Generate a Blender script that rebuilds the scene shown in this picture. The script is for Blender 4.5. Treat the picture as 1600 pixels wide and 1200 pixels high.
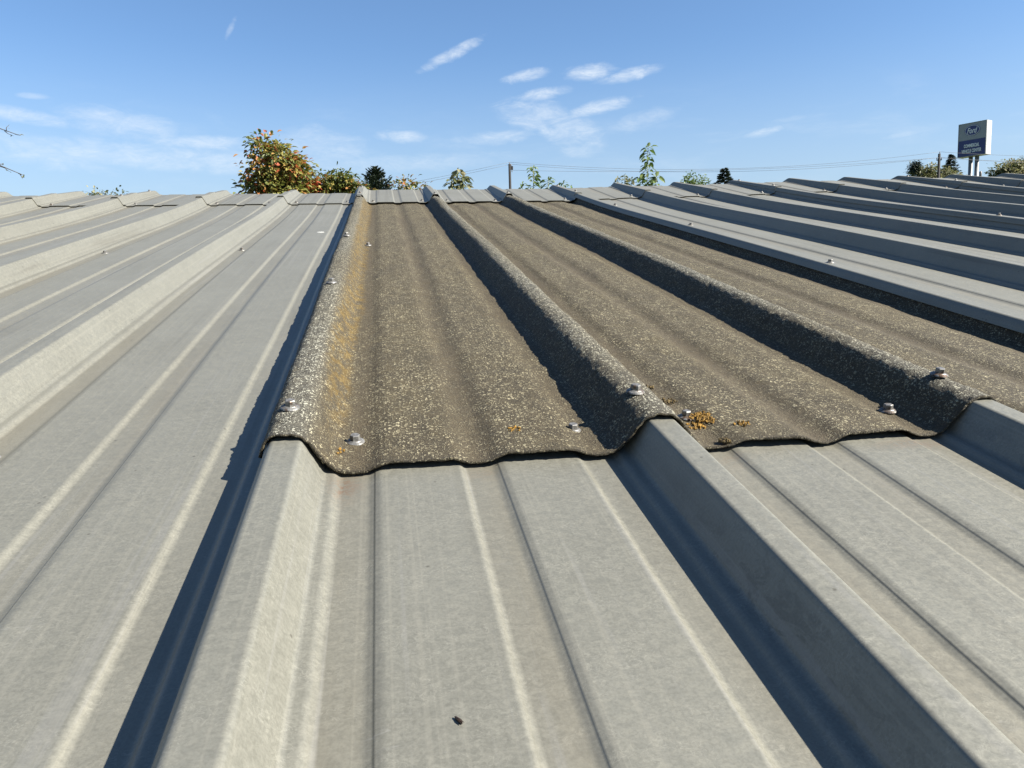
import bpy, bmesh, math, random
import numpy as np
from mathutils import Vector, Matrix, Euler

for o in list(bpy.data.objects):
    bpy.data.objects.remove(o)
scene = bpy.context.scene
COL = scene.collection

# ------------------------------------------------------------------ camera
cam = bpy.data.cameras.new('camera')
cam.sensor_width = 36.0
cam.lens = 1202.0 / 1600.0 * 36.0
cam.clip_start = 0.01
cam.clip_end = 6000
cam_o = bpy.data.objects.new('camera', cam)
COL.objects.link(cam_o)
_f = Vector((0.15797, 0.97993, -0.12162)).normalized()
_r = Vector((0.98632, -0.16246, -0.02789)).normalized()
_u = _r.cross(_f).normalized()
cam_o.matrix_world = Matrix(((_r.x, _u.x, -_f.x, 0.0803), (_r.y, _u.y, -_f.y, -0.0496),
                             (_r.z, _u.z, -_f.z, 5.755), (0, 0, 0, 1)))
scene.camera = cam_o

# ------------------------------------------------------------------ sun, sky, exposure
SUN = Vector((1.10, -0.485, 0.924)).normalized()
SUN_EL = math.asin(SUN.z)
SUN_AZ = math.atan2(SUN.x, SUN.y)
sl = bpy.data.lights.new('sun', 'SUN')
sl.energy = 5.0
sl.angle = math.radians(0.53)
sl.color = (1.0, 0.945, 0.845)
sun_o = bpy.data.objects.new('sun', sl)
COL.objects.link(sun_o)
sun_o.rotation_euler = SUN.to_track_quat('Z', 'Y').to_euler()
sun_o.location = (30, -20, 40)

scene.view_settings.view_transform = 'Standard'
scene.view_settings.look = 'None'
scene.view_settings.exposure = 1.75
scene.view_settings.gamma = 1.0
scene.render.engine = 'CYCLES'
scene.cycles.max_bounces = 6

SKY_STRENGTH = 0.05
# wisps of cloud: azimuth, elevation, half width, half height, tilt (radians), density
CLOUDS = [(0.0983, 0.2854, 0.0365, 0.0061, 0.429, 0.6), (-0.1644, 0.3033, 0.0105, 0.0029, 1.075, 0.3),
          (0.1882, 0.2588, 0.0256, 0.0062, 0.168, 0.55), (0.2701, 0.2589, 0.027, 0.0084, 0.028, 0.7),
          (0.3148, 0.2534, 0.0363, 0.0061, 0.168, 0.7), (0.206, 0.2365, 0.0304, 0.0062, 0.133, 0.6),
          (0.2774, 0.2187, 0.0383, 0.007, 0.168, 0.6), (0.2014, 0.2131, 0.0442, 0.0157, -0.182, 0.55),
          (0.2451, 0.1928, 0.0385, 0.0158, -0.147, 0.55), (0.2527, 0.169, 0.0241, 0.0071, -0.059, 0.3),
          (0.3284, 0.1997, 0.0436, 0.0093, 0.202, 0.3), (0.0307, 0.1915, 0.0288, 0.0063, -0.024, 0.5),
          (0.1443, 0.1878, 0.0444, 0.0071, 0.063, 0.45), (0.4748, 0.1767, 0.0199, 0.0038, 0.168, 0.4),
          (0.5064, 0.1889, 0.0182, 0.003, 0.028, 0.15), (0.6245, 0.1601, 0.0202, 0.0029, 0.098, 0.22),
          (-0.3864, 0.1975, 0.048, 0.0067, -0.077, 0.45), (-0.2819, 0.1954, 0.0618, 0.0143, -0.147, 0.4),
          (-0.2087, 0.1804, 0.0639, 0.0074, -0.042, 0.5), (-0.2648, 0.1619, 0.1987, 0.0131, -0.024, 0.4),
          (-0.3719, 0.163, 0.0765, 0.0151, -0.112, 0.35), (-0.3728, 0.2178, 0.0124, 0.0027, 0.028, 0.3),
          (-0.0619, 0.1799, 0.0472, 0.0201, -0.112, 0.32), (0.0229, 0.1599, 0.1363, 0.0095, 0.028, 0.25)]


class NT:
    """small helper for building node trees"""
    def __init__(self, tree):
        self.t = tree

    def n(self, typ, **kw):
        nd = self.t.nodes.new(typ)
        for k, v in kw.items():
            if k.startswith('i_'):
                key = k[2:]
                key = int(key) if key.isdigit() else key.replace('_', ' ')
                self.put(nd.inputs[key], v)
            else:
                setattr(nd, k, v)
        return nd

    def put(self, sock, v):
        if isinstance(v, bpy.types.NodeSocket):
            self.t.links.new(v, sock)
        else:
            sock.default_value = v

    def m(self, op, a, b=0.0, c=0.0, clamp=False):
        nd = self.t.nodes.new('ShaderNodeMath')
        nd.operation = op
        nd.use_clamp = clamp
        for i, v in enumerate((a, b, c)):
            self.put(nd.inputs[i], v)
        return nd.outputs[0]

    def ramp(self, v, lo, hi, olo=0.0, ohi=1.0):
        nd = self.t.nodes.new('ShaderNodeMapRange')
        nd.interpolation_type = 'SMOOTHSTEP'
        for k, x in zip(('Value', 'From Min', 'From Max', 'To Min', 'To Max'), (v, lo, hi, olo, ohi)):
            self.put(nd.inputs[k], x)
        return nd.outputs[0]

    def mix(self, f, a, b, mode='MIX'):
        nd = self.t.nodes.new('ShaderNodeMix')
        nd.data_type = 'RGBA'
        nd.blend_type = mode
        self.put(nd.inputs['Factor'], f)
        for k, x in ((6, a), (7, b)):
            if isinstance(x, tuple) and len(x) == 3:
                x = x + (1.0,)
            self.put(nd.inputs[k], x)
        return nd.outputs[2]

    def noise(self, vec, scale, detail=4.0, rough=0.55, dist=0.0):
        nd = self.t.nodes.new('ShaderNodeTexNoise')
        self.put(nd.inputs['Vector'], vec)
        nd.inputs['Scale'].default_value = scale
        nd.inputs['Detail'].default_value = detail
        nd.inputs['Roughness'].default_value = rough
        nd.inputs['Distortion'].default_value = dist
        return nd.outputs['Fac']

    def scale(self, vec, s):
        nd = self.t.nodes.new('ShaderNodeVectorMath')
        nd.operation = 'MULTIPLY'
        self.put(nd.inputs[0], vec)
        nd.inputs[1].default_value = s
        return nd.outputs[0]


def build_world():
    w = bpy.data.worlds.new('World')
    scene.world = w
    w.use_nodes = True
    t = w.node_tree
    t.nodes.clear()
    N = NT(t)
    sky = N.n('ShaderNodeTexSky')
    sky.sky_type = 'NISHITA'
    sky.sun_disc = False
    sky.sun_elevation = SUN_EL
    sky.sun_rotation = SUN_AZ
    sky.altitude = 200
    sky.air_density = 1.0
    sky.dust_density = 0.35
    sky.ozone_density = 4.5
    tc = N.n('ShaderNodeTexCoord')
    sep = N.n('ShaderNodeSeparateXYZ', i_Vector=tc.outputs['Generated'])
    x, y, z = sep.outputs
    az = N.m('ARCTAN2', x, y)
    el = N.m('ARCSINE', N.m('MINIMUM', N.m('MAXIMUM', z, -1.0), 1.0))
    comb = N.n('ShaderNodeCombineXYZ', i_X=az, i_Y=el, i_Z=0.0)
    # ragged edges for the wisps
    wob = N.noise(N.scale(comb.outputs[0], (1.0, 2.6, 1.0)), 26.0, 6.0, 0.62, 0.6)
    wob2 = N.noise(N.scale(comb.outputs[0], (1.0, 3.5, 1.0)), 9.0, 5.0, 0.6, 0.3)
    fib = N.noise(N.scale(comb.outputs[0], (1.0, 3.2, 1.0)), 70.0, 6.0, 0.7, 1.2)
    total = None
    for (a, e, w_, h_, tilt, d) in CLOUDS:
        ca, sa = math.cos(tilt), math.sin(tilt)
        da = N.m('SUBTRACT', az, a)
        de = N.m('SUBTRACT', el, e)
        p = N.m('MULTIPLY_ADD', da, ca / w_, N.m('MULTIPLY', de, sa / w_))
        q = N.m('MULTIPLY_ADD', da, -sa / h_, N.m('MULTIPLY', de, ca / h_))
        r2 = N.m('MULTIPLY_ADD', p, p, N.m('MULTIPLY', q, q))
        r2 = N.m('MULTIPLY_ADD', N.m('SUBTRACT', wob, 0.5), 4.2, r2)
        v = N.ramp(r2, 2.0, -1.3, 0.0, min(0.9, d * 1.3))
        total = v if total is None else N.m('MAXIMUM', total, v)
    # thin cirrus veil that goes on low all round the horizon
    veil = N.m('MULTIPLY', N.ramp(wob2, 0.48, 0.78, 0.0, 0.16),
               N.m('MULTIPLY', N.ramp(el, 0.02, 0.12), N.ramp(el, 0.26, 0.16)))
    total = N.m('MULTIPLY', N.m('MAXIMUM', total, veil), N.ramp(fib, 0.30, 0.66, 0.62, 1.0))
    haze = N.ramp(el, 0.30, 0.02, 0.0, 0.75)
    clear = N.mix(haze, sky.outputs[0], (3.0, 3.65, 4.25, 1.0))
    col = N.mix(total, clear, (5.3, 5.7, 6.1, 1.0))
    hs = N.n('ShaderNodeHueSaturation', i_Saturation=1.05, i_Value=1.05, i_Color=col)
    bg = N.n('ShaderNodeBackground', i_Color=hs.outputs[0], i_Strength=SKY_STRENGTH)
    out = N.n('ShaderNodeOutputWorld')
    t.links.new(bg.outputs[0], out.inputs[0])


build_world()

# ------------------------------------------------------------------ materials
MATS = {}


def new_mat(name):
    m = bpy.data.materials.new(name)
    m.use_nodes = True
    t = m.node_tree
    t.nodes.clear()
    N = NT(t)
    p = N.n('ShaderNodeBsdfPrincipled')
    out = N.n('ShaderNodeOutputMaterial')
    t.links.new(p.outputs[0], out.inputs[0])
    MATS[name] = m
    return m, N, p


def simple_mat(name, c, rough=0.6, metal=0.0, var=0.25, scale=8.0, bump=0.0):
    m, N, p = new_mat(name)
    tc = N.n('ShaderNodeTexCoord')
    f = N.noise(tc.outputs['Object'], scale, 5.0)
    a = tuple(x * (1 - var) for x in c)
    b = tuple(min(1, x * (1 + var)) for x in c)
    N.put(p.inputs['Base Color'], N.mix(N.ramp(f, 0.3, 0.7), a, b))
    p.inputs['Roughness'].default_value = rough
    p.inputs['Metallic'].default_value = metal
    if bump:
        bn = N.n('ShaderNodeBump', i_Height=f, i_Strength=bump, i_Distance=0.02)
        N.put(p.inputs['Normal'], bn.outputs[0])
    return m


def metal_mat():
    m, N, p = new_mat('weathered_galvalume')
    uv = N.n('ShaderNodeUVMap', uv_map='sheet').outputs[0]
    big = N.noise(N.scale(uv, (1.0, 0.7, 1.0)), 8.0, 5.0, 0.6)
    mid = N.noise(N.scale(uv, (0.9, 1.1, 1.0)), 170.0, 6.0, 0.72, 0.8)
    fine = N.noise(uv, 520.0, 3.0, 0.6)
    curl = N.noise(N.scale(uv, (0.9, 1.2, 1.0)), 105.0, 2.0, 0.5, 2.6)
    line = N.ramp(N.m('ABSOLUTE', N.m('SUBTRACT', curl, 0.5)), 0.03, 0.0)
    line = N.m('MULTIPLY', line, N.ramp(N.noise(uv, 30.0, 3.0), 0.40, 0.62))
    streak = N.noise(N.scale(uv, (260.0, 1.2, 1.0)), 1.0, 3.0, 0.6)
    base = N.mix(N.ramp(big, 0.3, 0.72), (0.1474, 0.1449, 0.1210), (0.1736, 0.1719, 0.1462))
    base = N.mix(N.m('MULTIPLY', N.ramp(mid, 0.32, 0.68), 0.75), base, (0.1920, 0.1883, 0.1588))
    base = N.mix(N.m('MULTIPLY', N.ramp(fine, 0.60, 0.34), 0.30), base, (0.1028, 0.0998, 0.0821))
    base = N.mix(N.m('MULTIPLY', line, 0.40), base, (0.2799, 0.2717, 0.2294))
    base = N.mix(N.m('MULTIPLY', N.ramp(streak, 0.52, 0.68), 0.24), base, (0.2399, 0.2299, 0.1894))
    # dust that has settled in the low channels and beside the ribs
    silt = N.n('ShaderNodeAttribute', attribute_name='silt').outputs['Fac']
    sn = N.noise(N.scale(uv, (1.0, 0.12, 1.0)), 16.0, 5.0, 0.6)
    base = N.mix(N.m('MULTIPLY', silt, N.ramp(sn, 0.3, 0.7, 0.20, 0.75)), base, (0.1559, 0.1327, 0.0890))
    rust = N.n('ShaderNodeAttribute', attribute_name='rust').outputs['Fac']
    base = N.mix(N.m('MULTIPLY', rust, N.ramp(mid, 0.35, 0.65)), base, (0.1138, 0.0547, 0.0248))
    # old water marks on the rib sides
    wm = N.noise(N.scale(uv, (1.0, 0.5, 1.0)), 60.0, 4.0, 0.7, 1.0)
    mark = N.n('ShaderNodeAttribute', attribute_name='mark').outputs['Fac']
    base = N.mix(N.m('MULTIPLY', mark, N.ramp(wm, 0.5, 0.58, 0.0, 0.5)), base, (0.0632, 0.0632, 0.0580))
    # run-off stains and scuffs drawn down the slope, patchy along their length
    run = N.noise(N.scale(uv, (46.0, 0.9, 1.0)), 1.0, 6.0, 0.65, 0.3)
    patchy = N.ramp(N.noise(N.scale(uv, (1.0, 0.3, 1.0)), 3.3, 4.0), 0.40, 0.66)
    base = N.mix(N.m('MULTIPLY', N.m('MULTIPLY', N.ramp(run, 0.52, 0.66), patchy), 0.5), base, (0.1008, 0.0936, 0.0756))
    run2 = N.noise(N.scale(uv, (95.0, 1.6, 1.0)), 1.0, 5.0, 0.6, 0.2)
    base = N.mix(N.m('MULTIPLY', N.m('MULTIPLY', N.ramp(run2, 0.56, 0.66), N.m('SUBTRACT', 1.0, patchy)), 0.30), base, (0.2250, 0.2214, 0.2052))
    scr = N.noise(N.scale(uv, (9.0, 150.0, 1.0)), 1.0, 2.0, 0.5, 0.6)
    scuff = N.m('MULTIPLY', N.ramp(N.m('ABSOLUTE', N.m('SUBTRACT', scr, 0.5)), 0.008, 0.0), N.ramp(N.noise(uv, 11.0, 2.0), 0.56, 0.70))
    base = N.mix(N.m('MULTIPLY', scuff, 0.35), base, (0.2610, 0.2565, 0.2385))
    speck = N.n('ShaderNodeTexVoronoi', i_Vector=uv, i_Scale=75.0)
    sr = N.n('ShaderNodeSeparateColor', i_Color=speck.outputs['Color']).outputs[0]
    dot = N.m('MULTIPLY', N.ramp(speck.outputs['Distance'], 0.13, 0.05), N.m('GREATER_THAN', sr, 0.93))
    base = N.mix(N.m('MULTIPLY', dot, 0.55), base, (0.0405, 0.0360, 0.0270))
    N.put(p.inputs['Base Color'], base)
    N.put(p.inputs['Roughness'], N.ramp(mid, 0.3, 0.7, 0.46, 0.60))
    p.inputs['Metallic'].default_value = 0.42
    p.inputs['Specular IOR Level'].default_value = 0.35
    b0 = N.n('ShaderNodeBump', i_Height=N.noise(N.scale(uv, (1.0, 0.6, 1.0)), 6.5, 2.0, 0.5), i_Strength=0.4, i_Distance=0.005)
    bn = N.n('ShaderNodeBump', i_Height=fine, i_Strength=0.05, i_Distance=0.0003, i_Normal=b0.outputs[0])
    N.put(p.inputs['Normal'], bn.outputs[0])
    return m


def fibre_mat():
    m, N, p = new_mat('weathered_fibreglass')
    uv = N.n('ShaderNodeUVMap', uv_map='sheet').outputs[0]
    at = lambda n: N.n('ShaderNodeAttribute', attribute_name=n).outputs['Fac']
    bleach, silt, lich = at('bleach'), at('silt'), at('lichen')

    def flecks(sx, sy, sc, lo, hi):
        wv = N.n('ShaderNodeTexNoise', i_Vector=uv, i_Scale=300.0)
        off = N.n('ShaderNodeVectorMath', operation='MULTIPLY_ADD')
        N.put(off.inputs[0], wv.outputs['Color'])
        off.inputs[1].default_value = (0.003, 0.003, 0)
        N.put(off.inputs[2], uv)
        v = N.n('ShaderNodeTexVoronoi', i_Vector=N.scale(off.outputs[0], (sx, sy, 1.0)), i_Scale=sc)
        r = N.n('ShaderNodeSeparateColor', i_Color=v.outputs['Color']).outputs[0]
        thr = N.m('MULTIPLY_ADD', r, hi - lo, lo)
        return N.ramp(N.m('SUBTRACT', v.outputs['Distance'], thr), 0.08, -0.05), r
    f1, r1 = flecks(0.62, 1.15, 430.0, -0.20, 0.46)
    f2, r2 = flecks(1.15, 0.55, 500.0, -0.24, 0.45)
    f3, r3 = flecks(1.0, 1.0, 760.0, -0.20, 0.44)
    fl = N.m('MAXIMUM', f1, N.m('MAXIMUM', f2, N.m('MULTIPLY', f3, 0.75)))
    patch = N.noise(N.scale(uv, (1.0, 0.4, 1.0)), 24.0, 5.0, 0.6)
    amount = N.m('MULTIPLY', N.ramp(patch, 0.25, 0.62, 0.35, 0.95), N.m('SUBTRACT', 1.0, N.m('MULTIPLY', silt, 0.78)))
    clump = N.ramp(N.noise(N.scale(uv, (1.0, 0.6, 1.0)), 110.0, 4.0, 0.7), 0.38, 0.62, 0.50, 1.30)
    amount = N.m('MINIMUM', N.m('MULTIPLY', clump, N.m('MULTIPLY_ADD', bleach, 0.75, amount)), 1.0)
    fine = N.noise(uv, 700.0, 3.0, 0.6)
    big = N.noise(N.scale(uv, (1.0, 0.35, 1.0)), 9.0, 5.0, 0.6)
    base = N.mix(N.ramp(fine, 0.3, 0.7), (0.0170, 0.0130, 0.0065), (0.0742, 0.0588, 0.0312))
    base = N.mix(N.m('MULTIPLY', N.ramp(big, 0.42, 0.7), 0.5), base, (0.0700, 0.0546, 0.0251))
    siltc = N.mix(N.ramp(fine, 0.3, 0.7), (0.0309, 0.0233, 0.0121), (0.0783, 0.0604, 0.0335))
    base = N.mix(N.m('MULTIPLY', silt, 0.8), base, siltc)
    base = N.mix(N.m('MULTIPLY', bleach, 0.6), base, N.mix(N.ramp(fine, 0.35, 0.65), (0.0227, 0.0221, 0.0186), (0.1339, 0.1313, 0.1088)))
    ln = N.noise(N.scale(uv, (1.0, 0.6, 1.0)), 55.0, 6.0, 0.7)
    lm = N.m('MULTIPLY', N.ramp(lich, 0.15, 0.8), N.m('MAXIMUM', N.ramp(ln, 0.47, 0.56), N.m('MULTIPLY', N.ramp(N.noise(uv, 210.0, 3.0), 0.5, 0.6), 0.7)))
    base = N.mix(N.m('MULTIPLY', lm, 0.9), base, N.mix(N.ramp(fine, 0.3, 0.7), (0.0464, 0.0284, 0.0047), (0.1545, 0.0977, 0.0186)))
    flc = N.mix(r3, (0.1648, 0.1397, 0.0818), (0.3296, 0.2961, 0.1934))
    flc = N.mix(bleach, flc, (0.2935, 0.2856, 0.2278))
    grain = N.ramp(N.noise(N.scale(uv, (1.0, 0.55, 1.0)), 75.0, 6.0, 0.8), 0.36, 0.64, 0.0, 0.42)
    base = N.mix(N.m('MULTIPLY', grain, N.m('SUBTRACT', 1.0, N.m('MULTIPLY', silt, 0.5))), base, (0.0052, 0.0042, 0.0026))
    flc = N.mix(N.m('MULTIPLY', lm, 0.6), flc, (0.2369, 0.1733, 0.0558))
    base = N.mix(N.m('MULTIPLY', fl, amount), base, flc)
    base = N.mix(at('grime'), base, (0.0083, 0.0067, 0.0050))
    N.put(p.inputs['Base Color'], base)
    p.inputs['Roughness'].default_value = 0.75
    p.inputs['Specular IOR Level'].default_value = 0.35
    h = N.m('ADD', N.m('MULTIPLY', fl, 0.6), N.m('MULTIPLY', fine, 0.7))
    bn = N.n('ShaderNodeBump', i_Height=h, i_Strength=0.9, i_Distance=0.0020)
    N.put(p.inputs['Normal'], bn.outputs[0])
    return m


def leaf_mat(name, cols, rough=0.55, trans=0.35):
    m, N, p = new_mat(name)
    hue = N.n('ShaderNodeAttribute', attribute_name='hue').outputs['Fac']
    cr = N.n('ShaderNodeValToRGB', i_Fac=hue)
    e = cr.color_ramp.elements
    while len(e) < len(cols):
        e.new(0.5)
    for i, (pos, c) in enumerate(cols):
        e[i].position = pos
        e[i].color = c + (1.0,)
    N.put(p.inputs['Base Color'], cr.outputs[0])
    p.inputs['Roughness'].default_value = rough
    tr = N.n('ShaderNodeBsdfTranslucent', i_Color=cr.outputs[0])
    mx = N.n('ShaderNodeMixShader', i_Fac=trans)
    out = [n for n in N.t.nodes if n.type == 'OUTPUT_MATERIAL'][0]
    N.t.links.new(p.outputs[0], mx.inputs[1])
    N.t.links.new(tr.outputs[0], mx.inputs[2])
    N.t.links.new(mx.outputs[0], out.inputs[0])
    return m


metal_mat()
fibre_mat()
_m, _N, _p = new_mat('zinc_screw')
_tc = _N.n('ShaderNodeTexCoord')
_oi = _N.n('ShaderNodeObjectInfo')
_sn = _N.noise(_tc.outputs['Object'], 320.0, 4.0)
_c = _N.mix(_N.ramp(_sn, 0.3, 0.7), (0.095, 0.092, 0.086), (0.190, 0.186, 0.176))
_c = _N.mix(_N.m('MULTIPLY', _N.ramp(_N.noise(_tc.outputs['Object'], 210.0, 3.0), 0.46, 0.62), _N.ramp(_oi.outputs['Random'], 0.2, 0.9)), _c, (0.060, 0.034, 0.018))
_N.put(_p.inputs['Base Color'], _c)
_p.inputs['Roughness'].default_value = 0.46
_p.inputs['Metallic'].default_value = 0.4
simple_mat('lichen_orange', (0.17, 0.092, 0.010), 0.9, 0, 0.45, 260.0, 0.4)
simple_mat('moss_brown', (0.065, 0.045, 0.014), 0.95, 0, 0.5, 260.0, 0.4)
simple_mat('insect_dark', (0.035, 0.022, 0.015), 0.4, 0, 0.3, 400.0)
simple_mat('white_fleck', (0.34, 0.34, 0.32), 0.6, 0, 0.1, 200.0)
simple_mat('wall_cladding', (0.42, 0.41, 0.37), 0.5, 0.1, 0.12, 2.0)
simple_mat('grass_ground', (0.07, 0.09, 0.035), 0.95, 0, 0.4, 0.15)
simple_mat('bark', (0.05, 0.04, 0.032), 0.9, 0, 0.35, 12.0, 0.5)
simple_mat('green_stem', (0.14, 0.16, 0.07), 0.7, 0, 0.25, 20.0)
simple_mat('pole_wood', (0.010, 0.0085, 0.008), 0.85, 0, 0.3, 6.0, 0.4)
simple_mat('insulator', (0.12, 0.10, 0.09), 0.4, 0, 0.1, 6.0)
simple_mat('cable', (0.10, 0.10, 0.105), 0.6, 0, 0.1, 1.0)
simple_mat('sign_steel', (0.16, 0.165, 0.17), 0.45, 0.3, 0.1, 2.0)
simple_mat('sign_white', (0.34, 0.34, 0.33), 0.5, 0, 0.05, 1.0)
simple_mat('sign_navy', (0.006, 0.015, 0.10), 0.4, 0, 0.08, 1.0)
simple_mat('sign_white_shaded', (0.20, 0.21, 0.22), 0.5, 0, 0.05, 1.0)  # white upper face of the sign, its shade painted into the colour
simple_mat('sign_letter', (0.55, 0.56, 0.57), 0.5, 0, 0.03, 1.0)
leaf_mat('autumn_leaf', [(0.0, (0.055, 0.075, 0.014)), (0.40, (0.135, 0.150, 0.030)), (0.70, (0.270, 0.225, 0.055)),
                         (0.86, (0.330, 0.150, 0.045)), (1.0, (0.330, 0.075, 0.030))])
leaf_mat('green_leaf', [(0.0, (0.0381, 0.0706, 0.0163)), (0.6, (0.0924, 0.1467, 0.0326)), (1.0, (0.1849, 0.2175, 0.0653))])
leaf_mat('olive_leaf', [(0.0, (0.0544, 0.0706, 0.0271)), (0.6, (0.1414, 0.1467, 0.0599)), (1.0, (0.2610, 0.2284, 0.1196))])
leaf_mat('needle', [(0.0, (0.0084, 0.0168, 0.0096)), (0.6, (0.0180, 0.0300, 0.0144)), (1.0, (0.0360, 0.0510, 0.0210))], 0.6, 0.1)


# ------------------------------------------------------------------ object helpers
def tag(o, label=None, cat=None, group=None, kind=None):
    if label:
        o['label'] = label
    if cat:
        o['category'] = cat
    if group:
        o['group'] = group
    if kind:
        o['kind'] = kind
    return o


def link(name, mesh, mat=None, parent=None, loc=None):
    if mat:
        mesh.materials.clear()
        mesh.materials.append(MATS[mat])
    o = bpy.data.objects.new(name, mesh)
    COL.objects.link(o)
    if parent:
        o.parent = parent
    if loc is not None:
        o.location = loc
    return o


def empty(name, loc=(0, 0, 0), rz=0.0):
    o = bpy.data.objects.new(name, None)
    o.empty_display_size = 0.2
    COL.objects.link(o)
    o.location = loc
    o.rotation_euler = (0, 0, rz)
    return o


def np_mesh(name, v, quads=None, tris=None, smooth=True, uv=None, attrs=None, normals=None):
    """fast mesh from numpy arrays"""
    me = bpy.data.meshes.new(name)
    v = np.asarray(v, dtype=np.float32)
    nq = 0 if quads is None else len(quads)
    nt = 0 if tris is None else len(tris)
    me.vertices.add(len(v))
    me.vertices.foreach_set('co', v.ravel())
    li = []
    if nq:
        li.append(np.asarray(quads, dtype=np.int32).ravel())
    if nt:
        li.append(np.asarray(tris, dtype=np.int32).ravel())
    li = np.concatenate(li)
    me.loops.add(len(li))
    me.loops.foreach_set('vertex_index', li)
    me.polygons.add(nq + nt)
    st = np.concatenate([np.arange(nq) * 4, nq * 4 + np.arange(nt) * 3]).astype(np.int32)
    me.polygons.foreach_set('loop_start', st)
    me.update(calc_edges=True)
    me.polygons.foreach_set('use_smooth', np.full(nq + nt, smooth, dtype=bool))
    if uv is not None:
        lay = me.uv_layers.new(name='sheet')
        lay.data.foreach_set('uv', np.asarray(uv, dtype=np.float32)[li].ravel())
    for k, a in (attrs or {}).items():
        at = me.attributes.new(k, 'FLOAT', 'POINT')
        at.data.foreach_set('value', np.asarray(a, dtype=np.float32))
    me.validate()
    if normals is not None:
        me.normals_split_custom_set_from_vertices(np.asarray(normals, dtype=np.float32).tolist())
    return me


def bm_mesh(name, bm, smooth=False):
    me = bpy.data.meshes.new(name)
    bmesh.ops.recalc_face_normals(bm, faces=bm.faces)
    bm.to_mesh(me)
    bm.free()
    for p in me.polygons:
        p.use_smooth = smooth
    return me


def bm_box(bm, lo, hi, mat=None):
    vs = [bm.verts.new((x, y, z)) for x in (lo[0], hi[0]) for y in (lo[1], hi[1]) for z in (lo[2], hi[2])]
    if mat is not None:
        for q in vs:
            q.co = mat @ q.co
    for f in ((0, 1, 3, 2), (4, 6, 7, 5), (0, 4, 5, 1), (2, 3, 7, 6), (0, 2, 6, 4), (1, 5, 7, 3)):
        bm.faces.new([vs[i] for i in f])
    return vs


def tube_data(pts, radii, sides=8, cap=True):
    pts = [Vector(p) for p in pts]
    V, Q = [], []
    for i, p in enumerate(pts):
        a = pts[max(i - 1, 0)]
        b = pts[min(i + 1, len(pts) - 1)]
        d = (b - a).normalized()
        ref = Vector((0, 0, 1)) if abs(d.z) < 0.9 else Vector((1, 0, 0))
        s = d.cross(ref).normalized()
        t = s.cross(d).normalized()
        for k in range(sides):
            an = 2 * math.pi * k / sides
            V.append(p + (s * math.cos(an) + t * math.sin(an)) * radii[i])
    for i in range(len(pts) - 1):
        for k in range(sides):
            a = i * sides + k
            b = i * sides + (k + 1) % sides
            Q.append((a, b, b + sides, a + sides))
    T = []
    if cap:
        V += [pts[0], pts[-1]]
        n = len(V)
        for k in range(sides):
            T.append(((k + 1) % sides, k, n - 2))
            e = (len(pts) - 1) * sides
            T.append((e + k, e + (k + 1) % sides, n - 1))
    return V, Q, T


def tubes_mesh(name, chains, sides=8, smooth=True):
    V, Q, T = [], [], []
    for pts, radii in chains:
        v, q, t = tube_data(pts, radii, sides)
        o = len(V)
        V += [tuple(x) for x in v]
        Q += [tuple(i + o for i in f) for f in q]
        T += [tuple(i + o for i in f) for f in t]
    return np_mesh(name, np.array(V), np.array(Q), np.array(T), smooth)


# ------------------------------------------------------------------ the roof surface
P = 0.305                       # rib pitch
ALPHA = math.radians(11.0)
CA, SA = math.cos(ALPHA), math.sin(ALPHA)
Z0 = 5.5
S_RIDGE = 3.74
S_EAVE = -5.6
KMIN, KMAX = -6, 9              # panels k cover X = 3P*k .. 3P*(k+1)


def W(X, S, N):
    """roof coordinates (across, up the slope, normal) to world"""
    return np.stack([X, S * CA - N * SA, Z0 + S * SA + N * CA], -1)


def smooth01(x):
    x = np.clip(x, 0, 1)
    return x * x * (3 - 2 * x)


def drift(X):
    """the old roof is not true: it climbs slowly away to one side"""
    return np.interp(X, [-9, 0.95, 1.22, 1.525, 1.83, 2.135, 2.44, 3.4, 9.5],
                     [0, 0, 0.009, 0.011, 0.019, 0.027, 0.031, 0.047, 0.12])


def sag(S):
    return np.interp(S, [-9, 1.4, 1.8, 2.2, 2.6, 2.9, 3.2, 3.45], [0, 0, -0.002, -0.0055, -0.009, -0.0085, -0.0045, 0.001])


def sagS(S):
    return (sag(S - 0.12) + sag(S - 0.04) + sag(S + 0.04) + sag(S + 0.12)) / 4


def fillet(poly, rad, seg=4):
    """round the corners of an (x, n) polyline; returns points and normals"""
    pts, nor = [], []
    n = len(poly)

    def nrm(a, b):
        d = (b[0] - a[0], b[1] - a[1])
        l = math.hypot(*d)
        return (-d[1] / l, d[0] / l)
    for i, p in enumerate(poly):
        if i == 0 or i == n - 1:
            pts.append(p)
            nor.append(nrm(poly[0], poly[1]) if i == 0 else nrm(poly[-2], poly[-1]))
            continue
        a, b = poly[i - 1], poly[i + 1]
        la = math.hypot(p[0] - a[0], p[1] - a[1])
        lb = math.hypot(p[0] - b[0], p[1] - b[1])
        t = min(rad, la * 0.45, lb * 0.45)
        A = (p[0] + (a[0] - p[0]) * t / la, p[1] + (a[1] - p[1]) * t / la)
        B = (p[0] + (b[0] - p[0]) * t / lb, p[1] + (b[1] - p[1]) * t / lb)
        na, nb = nrm(a, p), nrm(p, b)
        for k in range(seg + 1):
            u = k / seg
            q = ((1 - u) ** 2 * A[0] + 2 * u * (1 - u) * p[0] + u * u * B[0],
                 (1 - u) ** 2 * A[1] + 2 * u * (1 - u) * p[1] + u * u * B[1])
            m = (na[0] * (1 - u) + nb[0] * u, na[1] * (1 - u) + nb[1] * u)
            l = math.hypot(*m)
            pts.append(q)
            nor.append((m[0] / l, m[1] / l))
    return np.array(pts), np.array(nor)


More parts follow.
